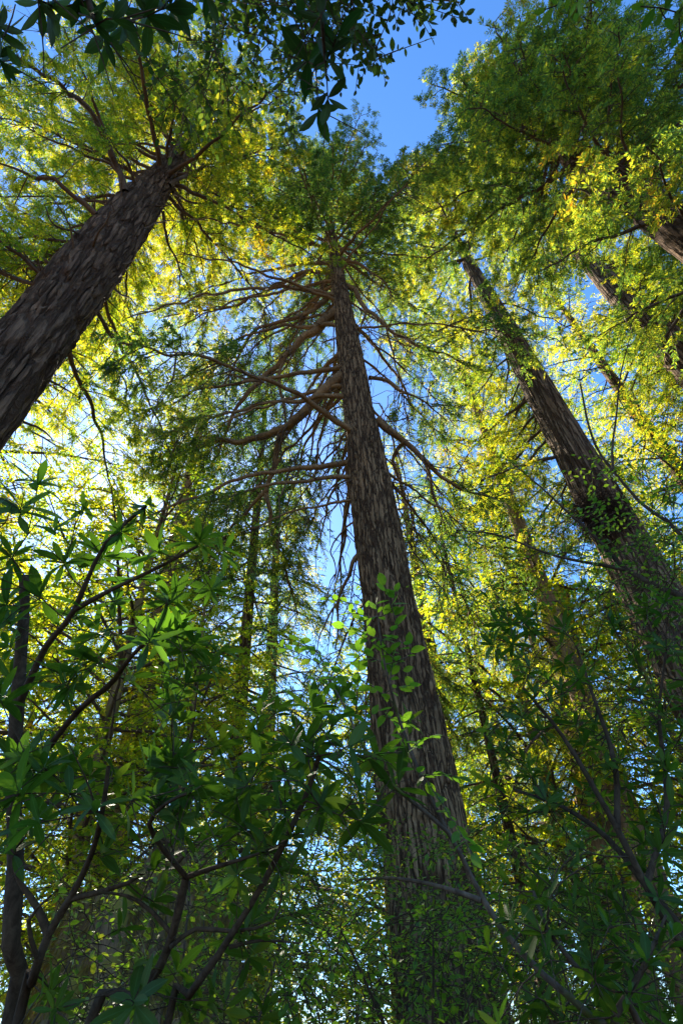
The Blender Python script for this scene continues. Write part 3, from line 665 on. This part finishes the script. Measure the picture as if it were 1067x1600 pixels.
# left edge
T = [P(*p) for p in [(60, 757, 2.6), (32, 797, 2.5), (130, 792, 2.9), (228, 793, 2.6), (190, 832, 2.6), (250, 862, 2.5), (312, 845, 2.5), (350, 860, 2.9), (268, 938, 2.3), (65, 935, 2.5), (155, 990, 2.5), (235, 1000, 2.3), (100, 880, 2.9),
     (20, 870, 2.7), (10, 945, 2.6), (15, 1010, 2.8), (120, 1050, 2.7), (200, 1060, 2.7), (290, 1070, 2.8), (330, 1040, 2.9), (180, 940, 2.8), (330, 920, 3.1), (85, 830, 2.9), (160, 870, 2.8), (215, 900, 2.9), (-20, 820, 2.5), (-10, 900, 2.4)]]
T += rand_targets(rg, 26, (-30, 350), (960, 1250), (2.6, 3.4))
shrub('rhododendron', 'tall rhododendron with straight grey stem and dark whorls at the left edge', 'shrub', 101,
      [poly([(12, 1640, 3.3), (18, 1480, 3.2), (22, 1300, 3.2), (25, 1120, 3.2), (33, 985, 3.3), (40, 900, 3.3)], .05, .026),
       poly([(28, 1100, 3.2), (70, 1010, 3.0), (118, 955, 2.8), (165, 850, 2.7), (225, 795, 2.6)], .018, .007, False),
       poly([(118, 955, 2.8), (215, 905, 2.6), (308, 855, 2.5)], .012, .006, False),
       poly([(40, 1230, 3.2), (120, 1110, 2.9), (180, 1060, 2.7), (240, 990, 2.4), (266, 940, 2.3)], .016, .006, False)], T, 'whorl', group=GR, L=(.10, .16), n=(9, 14), ratio=.25)
T = [P(*p) for p in [(150, 1262, 2.2), (60, 1285, 2.3), (110, 1240, 2.4), (205, 1250, 2.3), (235, 1200, 2.6), (310, 1225, 2.2), (180, 1215, 2.6), (70, 1200, 2.6), (30, 1240, 2.5), (270, 1280, 2.6)]] + rand_targets(rg, 16, (20, 330), (1180, 1330), (2.4, 3.2)) + rand_targets(rg, 9, (40, 330), (1400, 1580), (2.8, 3.4))
shrub('rhododendron', 'leaning dark stemmed rhododendron at the lower left', 'shrub', 102,
      [poly([(18, 1620, 3.1), (50, 1540, 3.05), (78, 1465, 3.0), (112, 1405, 2.9), (142, 1335, 2.8), (155, 1275, 2.6), (168, 1200, 2.5)], .033, .008),
       poly([(78, 1465, 3.0), (60, 1420, 3.0), (30, 1375, 3.0), (20, 1340, 3)], .017, .006, False),
       poly([(112, 1405, 2.9), (200, 1380, 2.8), (270, 1330, 2.8)], .012, .004, False),
       poly([(60, 1500, 3.0), (45, 1440, 2.9), (80, 1400, 2.8)], .010, .004, False)], T, 'whorl', group=GR)
T = [P(*p) for p in [(300, 1240, 2.3), (430, 1228, 2.3), (415, 1330, 2.5), (460, 1305, 2.4), (250, 1250, 2.5), (370, 1250, 2.6), (380, 1460, 2.7), (440, 1440, 2.6)]] + rand_targets(rg, 18, (230, 480), (1190, 1370), (2.5, 3.3)) + rand_targets(rg, 10, (180, 480), (1420, 1600), (2.7, 3.4))
shrub('rhododendron', 'forked slender rhododendron left of the central trunk base', 'shrub', 103,
      [poly([(120, 1650, 3.1), (210, 1560, 3.0), (255, 1510, 2.9), (280, 1450, 2.8), (293, 1370, 2.7)], .026, .016),
       poly([(293, 1370, 2.7), (330, 1356, 2.6), (372, 1342, 2.5), (410, 1330, 2.5)], .011, .005, False),
       poly([(293, 1370, 2.7), (258, 1325, 2.6), (235, 1285, 2.5), (262, 1255, 2.4), (298, 1240, 2.3)], .011, .005, False),
       poly([(277, 1465, 2.8), (240, 1425, 2.8), (200, 1400, 2.8), (155, 1395, 2.8)], .010, .004, False),
       poly([(270, 1480, 2.8), (310, 1450, 2.8), (370, 1455, 2.7), (430, 1440, 2.6), (445, 1390, 2.6)], .010, .004, False)], T, 'whorl', group=GR)
T = [P(*p) for p in [(485, 1105, 2.2), (455, 1165, 2.2), (520, 1130, 2.3), (545, 1165, 2.2), (470, 1220, 2.1), (560, 1235, 2.1), (500, 1260, 2.2), (410, 1190, 2.4), (440, 1265, 2.2), (590, 1180, 2.5), (530, 1085, 2.6), (620, 1230, 2.4), (390, 1230, 2.5)]] + rand_targets(rg, 16, (380, 640), (1100, 1300), (2.3, 3.2))
shrub('rhododendron', 'rhododendron with long leaves in front of the left side of the central trunk', 'shrub', 104,
      [poly([(250, 1640, 2.9), (300, 1550, 2.8), (350, 1490, 2.7), (400, 1410, 2.6), (440, 1330, 2.5), (480, 1245, 2.4), (500, 1180, 2.3)], .024, .009),
       poly([(360, 1480, 2.7), (410, 1470, 2.7), (470, 1475, 2.8)], .008, .003, False)], T, 'whorl', group=GR, n=(6, 10))
# right
T = [P(*p) for p in [(828, 1045, 3.0), (800, 1005, 3.2), (880, 985, 3.2), (955, 975, 3.2), (860, 1385, 2.7), (790, 1325, 2.7), (905, 1325, 2.8), (1000, 1095, 3.1), (950, 1195, 3.0), (835, 1085, 3.0), (905, 1060, 3.0), (1040, 1010, 3.1), (760, 1140, 3.2)]]
T += rand_targets(rg, 90, (760, 1090), (930, 1320), (2.9, 4.2)) + rand_targets(rg, 50, (780, 1090), (1300, 1600), (2.9, 3.8))
shrub('rhododendron', 'large rhododendron filling the lower right with long narrow leaves', 'shrub', 105,
      [poly([(1130, 1600, 3.2), (1067, 1475, 3.1), (1010, 1385, 3.05), (965, 1300, 3.0), (915, 1215, 3.0), (860, 1130, 3.0), (815, 1075, 3.0)], .032, .007),
       poly([(1085, 1500, 3.1), (1060, 1440, 3.2), (1000, 1370, 3.2), (950, 1310, 3.3), (880, 1260, 3.4), (800, 1235, 3.5)], .02, .006, False),
       poly([(965, 1300, 3.0), (960, 1200, 3.1), (930, 1100, 3.2), (900, 1010, 3.2)], .015, .005, False),
       poly([(1010, 1385, 3.05), (1040, 1250, 3.2), (1030, 1130, 3.2), (1040, 1020, 3.2)], .015, .005, False)], T, 'whorl', group=GR, L=(.075, .12), ratio=.24)
T = [P(*p) for p in [(860, 1500, 2.3), (800, 1440, 2.4), (950, 1450, 2.4), (1010, 1500, 2.3)]] + rand_targets(rg, 26, (760, 1080), (1380, 1620), (2.3, 3.0))
shrub('rhododendron', 'low rhododendron in the bottom right corner', 'shrub', 106,
      [poly([(1030, 1680, 2.6), (960, 1590, 2.5), (900, 1520, 2.5), (850, 1450, 2.5), (830, 1390, 2.6)], .02, .006),
       poly([(960, 1590, 2.5), (1000, 1520, 2.5), (1040, 1430, 2.6)], .012, .004, False)], T, 'whorl', group=GR, L=(.07, .11), ratio=.26)
# mossy diagonal stem with oval leaves
T = [P(*p) for p in [(588, 945, 2.3), (575, 965, 2.3), (612, 955, 2.3), (560, 985, 2.3), (620, 975, 2.3), (640, 1005, 2.3), (600, 1000, 2.3), (570, 1020, 2.35), (640, 1025, 2.3), (545, 1040, 2.4), (610, 1040, 2.35), (580, 1070, 2.4), (555, 1100, 2.3),
     (600, 1120, 2.4), (640, 1190, 2.3), (665, 1210, 2.3), (620, 1170, 2.4), (650, 1160, 2.5), (560, 1150, 2.5), (500, 1020, 2.7), (470, 1000, 2.8), (520, 1060, 2.6), (490, 1060, 2.6), (680, 1240, 2.3), (600, 1225, 2.4)]]
shrub('broadleaf_shrub', 'mossy diagonal stem bearing bright oval leaves before the central trunk', 'shrub', 107,
      [poly([(1010, 1720, 2.7), (930, 1610, 2.6), (850, 1530, 2.55), (782, 1445, 2.5), (742, 1370, 2.5), (705, 1295, 2.45), (640, 1243, 2.4), (580, 1188, 2.4), (545, 1120, 2.4), (515, 1060, 2.5)], .022, .003),
       poly([(752, 1405, 2.5), (715, 1392, 2.5), (670, 1380, 2.55), (610, 1372, 2.6), (560, 1376, 2.7)], .011, .004, False),
       poly([(700, 1290, 2.45), (660, 1210, 2.4), (625, 1130, 2.4), (600, 1040, 2.3), (588, 960, 2.3)], .009, .003, False)], T, 'sprig', bark='mossy_stem', L=.052, gap=.02, ratio=.58, leafm=M['oval_leaf'], start=.15, K=6, sub=1)
# bare arching branches at the right
T = [P(*p) for p in [(905, 590, 4.2), (870, 530, 4.4), (930, 560, 4.2), (985, 520, 4.4), (975, 640, 4.4), (960, 715, 4.0), (985, 730, 4.0), (1010, 745, 4), (940, 735, 4), (1040, 760, 3.9), (820, 740, 4.0), (795, 720, 4.1), (770, 835, 4.0), (690, 850, 3.6), (700, 880, 3.6), (685, 910, 3.6), (690, 950, 3.6), (715, 830, 3.7),
     (760, 800, 4), (850, 800, 4), (880, 830, 4), (1000, 690, 4.3), (1040, 640, 4.2), (1050, 700, 4), (1030, 800, 3.8), (930, 780, 3.9), (800, 880, 3.8)]]
T += rand_targets(rg, 75, (890, 1090), (830, 1180), (3.3, 4.4)) + rand_targets(rg, 60, (920, 1090), (690, 960), (3.4, 4.6)) + rand_targets(rg, 20, (720, 960), (800, 960), (3.6, 4.4))
shrub('huckleberry', 'arching huckleberry with thin dark branches across the right trunk', 'shrub', 108,
      [poly([(1250, 1200, 3.6), (1140, 1000, 3.7), (1067, 838, 3.8), (1000, 782, 3.9), (945, 712, 4.0), (912, 650, 4.1), (905, 600, 4.2)], .028, .006),
       poly([(1200, 1100, 3.6), (1130, 965, 3.6), (1067, 936, 3.7), (985, 897, 3.8), (938, 850, 3.9), (885, 795, 3.9), (825, 745, 4.0)], .024, .004, False),
       poly([(985, 897, 3.8), (900, 876, 3.8), (825, 852, 3.9), (770, 836, 3.9), (712, 826, 3.7)], .011, .003, False),
       poly([(960, 730, 3.95), (960, 660, 4.1), (965, 600, 4.2), (985, 530, 4.3)], .008, .003, False)], T, 'sprig', L=.034, gap=.028, ratio=.5, leafm=M['berry_leaf'], start=.35, sub=3, K=4)
# huckleberries round the foot of the central trunk
def bush(label, seed, cx, cy, base, n, x, y, d, Lf, gap, leafm='berry_leaf', mains=3, sub=3, name='huckleberry', cat='shrub'):
    r = np.random.default_rng(seed); T = rand_targets(r, n, x, y, d); T = [t for t in T if t[2] > .25]
    b = np.array([base[0], base[1], -.1]); mm = []
    for k in range(mains):
        tip = T[r.integers(len(T))]; mid = b * .5 + tip * .5 + np.array([0, 0, .2]) + r.normal(0, .12, 3)
        mm.append((np.array([b + r.normal(0, .08, 3) * np.array([1, 1, 0]), mid, tip]), .02, .004))
    return shrub(name, label, cat, seed, mm, T, 'sprig', L=Lf, gap=gap, ratio=.55, leafm=M[leafm], start=.2, sub=sub, K=4)
GH = None
bush('dense small leaved huckleberry against the foot of the central trunk', 111, 0, 0, (.9, 6.6), 190, (560, 790), (1290, 1610), (5.6, 7.2), .055, .05)
bush('yellow green sunlit huckleberry just left of the central trunk foot', 112, 0, 0, (-.3, 7.6), 90, (470, 620), (1180, 1580), (6.6, 8.4), .06, .055, 'maple_leaf')
bush('bright green low bush at the bottom centre', 113, 0, 0, (.1, 3.4), 110, (430, 790), (1400, 1610), (3.0, 4.2), .04, .035, 'oval_leaf')
bush('small leaved bush in the dark lower left corner', 114, 0, 0, (-1.8, 4.0), 130, (80, 460), (1330, 1610), (3.6, 5.2), .045, .04)
bush('leafy bush behind the fork of the slender rhododendron', 115, 0, 0, (-1.4, 5.5), 80, (280, 520), (1200, 1580), (5.0, 6.6), .06, .05)
bush('light green bush between central trunk and lower right rhododendron', 116, 0, 0, (2.0, 6.0), 70, (740, 900), (1300, 1600), (5.2, 6.8), .055, .05)
bush('wide yellow green bush behind the brown stump at the left edge', 131, 0, 0, (-7.2, 11.5), 120, (-40, 200), (1150, 1600), (12, 15), .11, .09, 'maple_leaf')
bush('leafy bush between brown stump and central trunk', 132, 0, 0, (-2.0, 9.5), 120, (300, 600), (1300, 1610), (9, 12), .09, .075, 'berry_leaf')
bush('tall leafy bush low behind the sunlit huckleberry', 133, 0, 0, (-.9, 12.5), 110, (380, 600), (1250, 1610), (12, 15), .11, .09, 'maple_leaf')
bush('leafy bush right of the central trunk foot', 134, 0, 0, (3.4, 9.5), 120, (730, 980), (1300, 1610), (9, 12), .09, .075, 'berry_leaf')
bush('wide bush in the bottom right corner behind the rhododendrons', 135, 0, 0, (4.6, 7.5), 110, (880, 1100), (1300, 1610), (8, 10), .085, .075, 'berry_leaf')
# overhead
T = [P(*p) for p in [(90, 15, 1.9), (150, 40, 1.8), (190, 30, 1.8), (230, 25, 1.9), (270, 10, 1.9), (165, 60, 1.9), (60, 0, 1.9), (5, 60, 1.8), (0, 95, 1.9), (330, -10, 2.0), (120, -20, 1.9)]]
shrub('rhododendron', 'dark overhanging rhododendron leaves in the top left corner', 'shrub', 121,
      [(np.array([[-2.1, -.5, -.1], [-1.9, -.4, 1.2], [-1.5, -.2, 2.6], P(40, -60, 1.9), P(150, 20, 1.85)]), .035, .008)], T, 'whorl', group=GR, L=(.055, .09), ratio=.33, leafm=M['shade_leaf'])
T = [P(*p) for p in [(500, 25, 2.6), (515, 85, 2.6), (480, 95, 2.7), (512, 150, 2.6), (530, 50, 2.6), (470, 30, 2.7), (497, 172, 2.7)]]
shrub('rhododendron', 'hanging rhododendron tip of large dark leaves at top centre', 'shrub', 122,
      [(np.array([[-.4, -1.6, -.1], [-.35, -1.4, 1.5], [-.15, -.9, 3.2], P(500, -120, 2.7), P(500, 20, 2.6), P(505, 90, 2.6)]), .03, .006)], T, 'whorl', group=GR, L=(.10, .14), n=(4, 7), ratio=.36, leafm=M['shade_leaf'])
r = np.random.default_rng(9)
T = rand_targets(r, 34, (340, 590), (-60, 50), (5.5, 8)) + rand_targets(r, 10, (420, 530), (50, 130), (5.5, 7.5)) + rand_targets(r, 16, (600, 720), (-60, 15), (5.5, 7.5)) + rand_targets(r, 40, (240, 450), (-40, 200), (6, 9)) + rand_targets(r, 6, (540, 600), (60, 90), (5.5, 6.5))
shrub('tanoak', 'small leaved tanoak boughs overhanging the top centre against blue sky', 'tree', 123,
      [(np.array([[-.6, -3.2, -.1], [-.5, -3.0, 2.5], [-.5, -2.3, 5.0], [-.4, -1.4, 6.8], P(450, -60, 7.4), P(470, 40, 7.2)]), .09, .012),
       (np.array([[-.5, -2.3, 5.0], [-.8, -1.2, 6.6], P(330, -60, 7.6), P(340, 90, 7.8)]), .03, .008),
       (np.array([[-.45, -1.8, 6.0], [0, -1.1, 6.6], P(620, -40, 6.6), P(715, 5, 6.5)]), .02, .006)], T, 'sprig', L=.075, gap=.05, ratio=.48, leafm=M['oak_leaf'], start=.2, sub=4, rtip=.004, stem_name='trunk', K=5)
T = [P(*p) for p in [(850, 15, 3), (880, 0, 3), (900, 20, 3.1), (1000, 10, 3), (1040, 30, 3), (1060, 20, 3), (960, -10, 3.1), (1067, 70, 3.1), (930, 5, 3)]]
shrub('broadleaf_shrub', 'few oval leaves hanging into the top right corner', 'shrub', 124,
      [(np.array([[2.6, -.6, -.1], [2.5, -.4, 1.6], [2.1, -.1, 3.3], P(1040, -50, 3.1), P(900, -10, 3.05)]), .03, .006)], T, 'sprig', L=.06, gap=.05, ratio=.45, leafm=M['rhodo_leaf'], K=6)
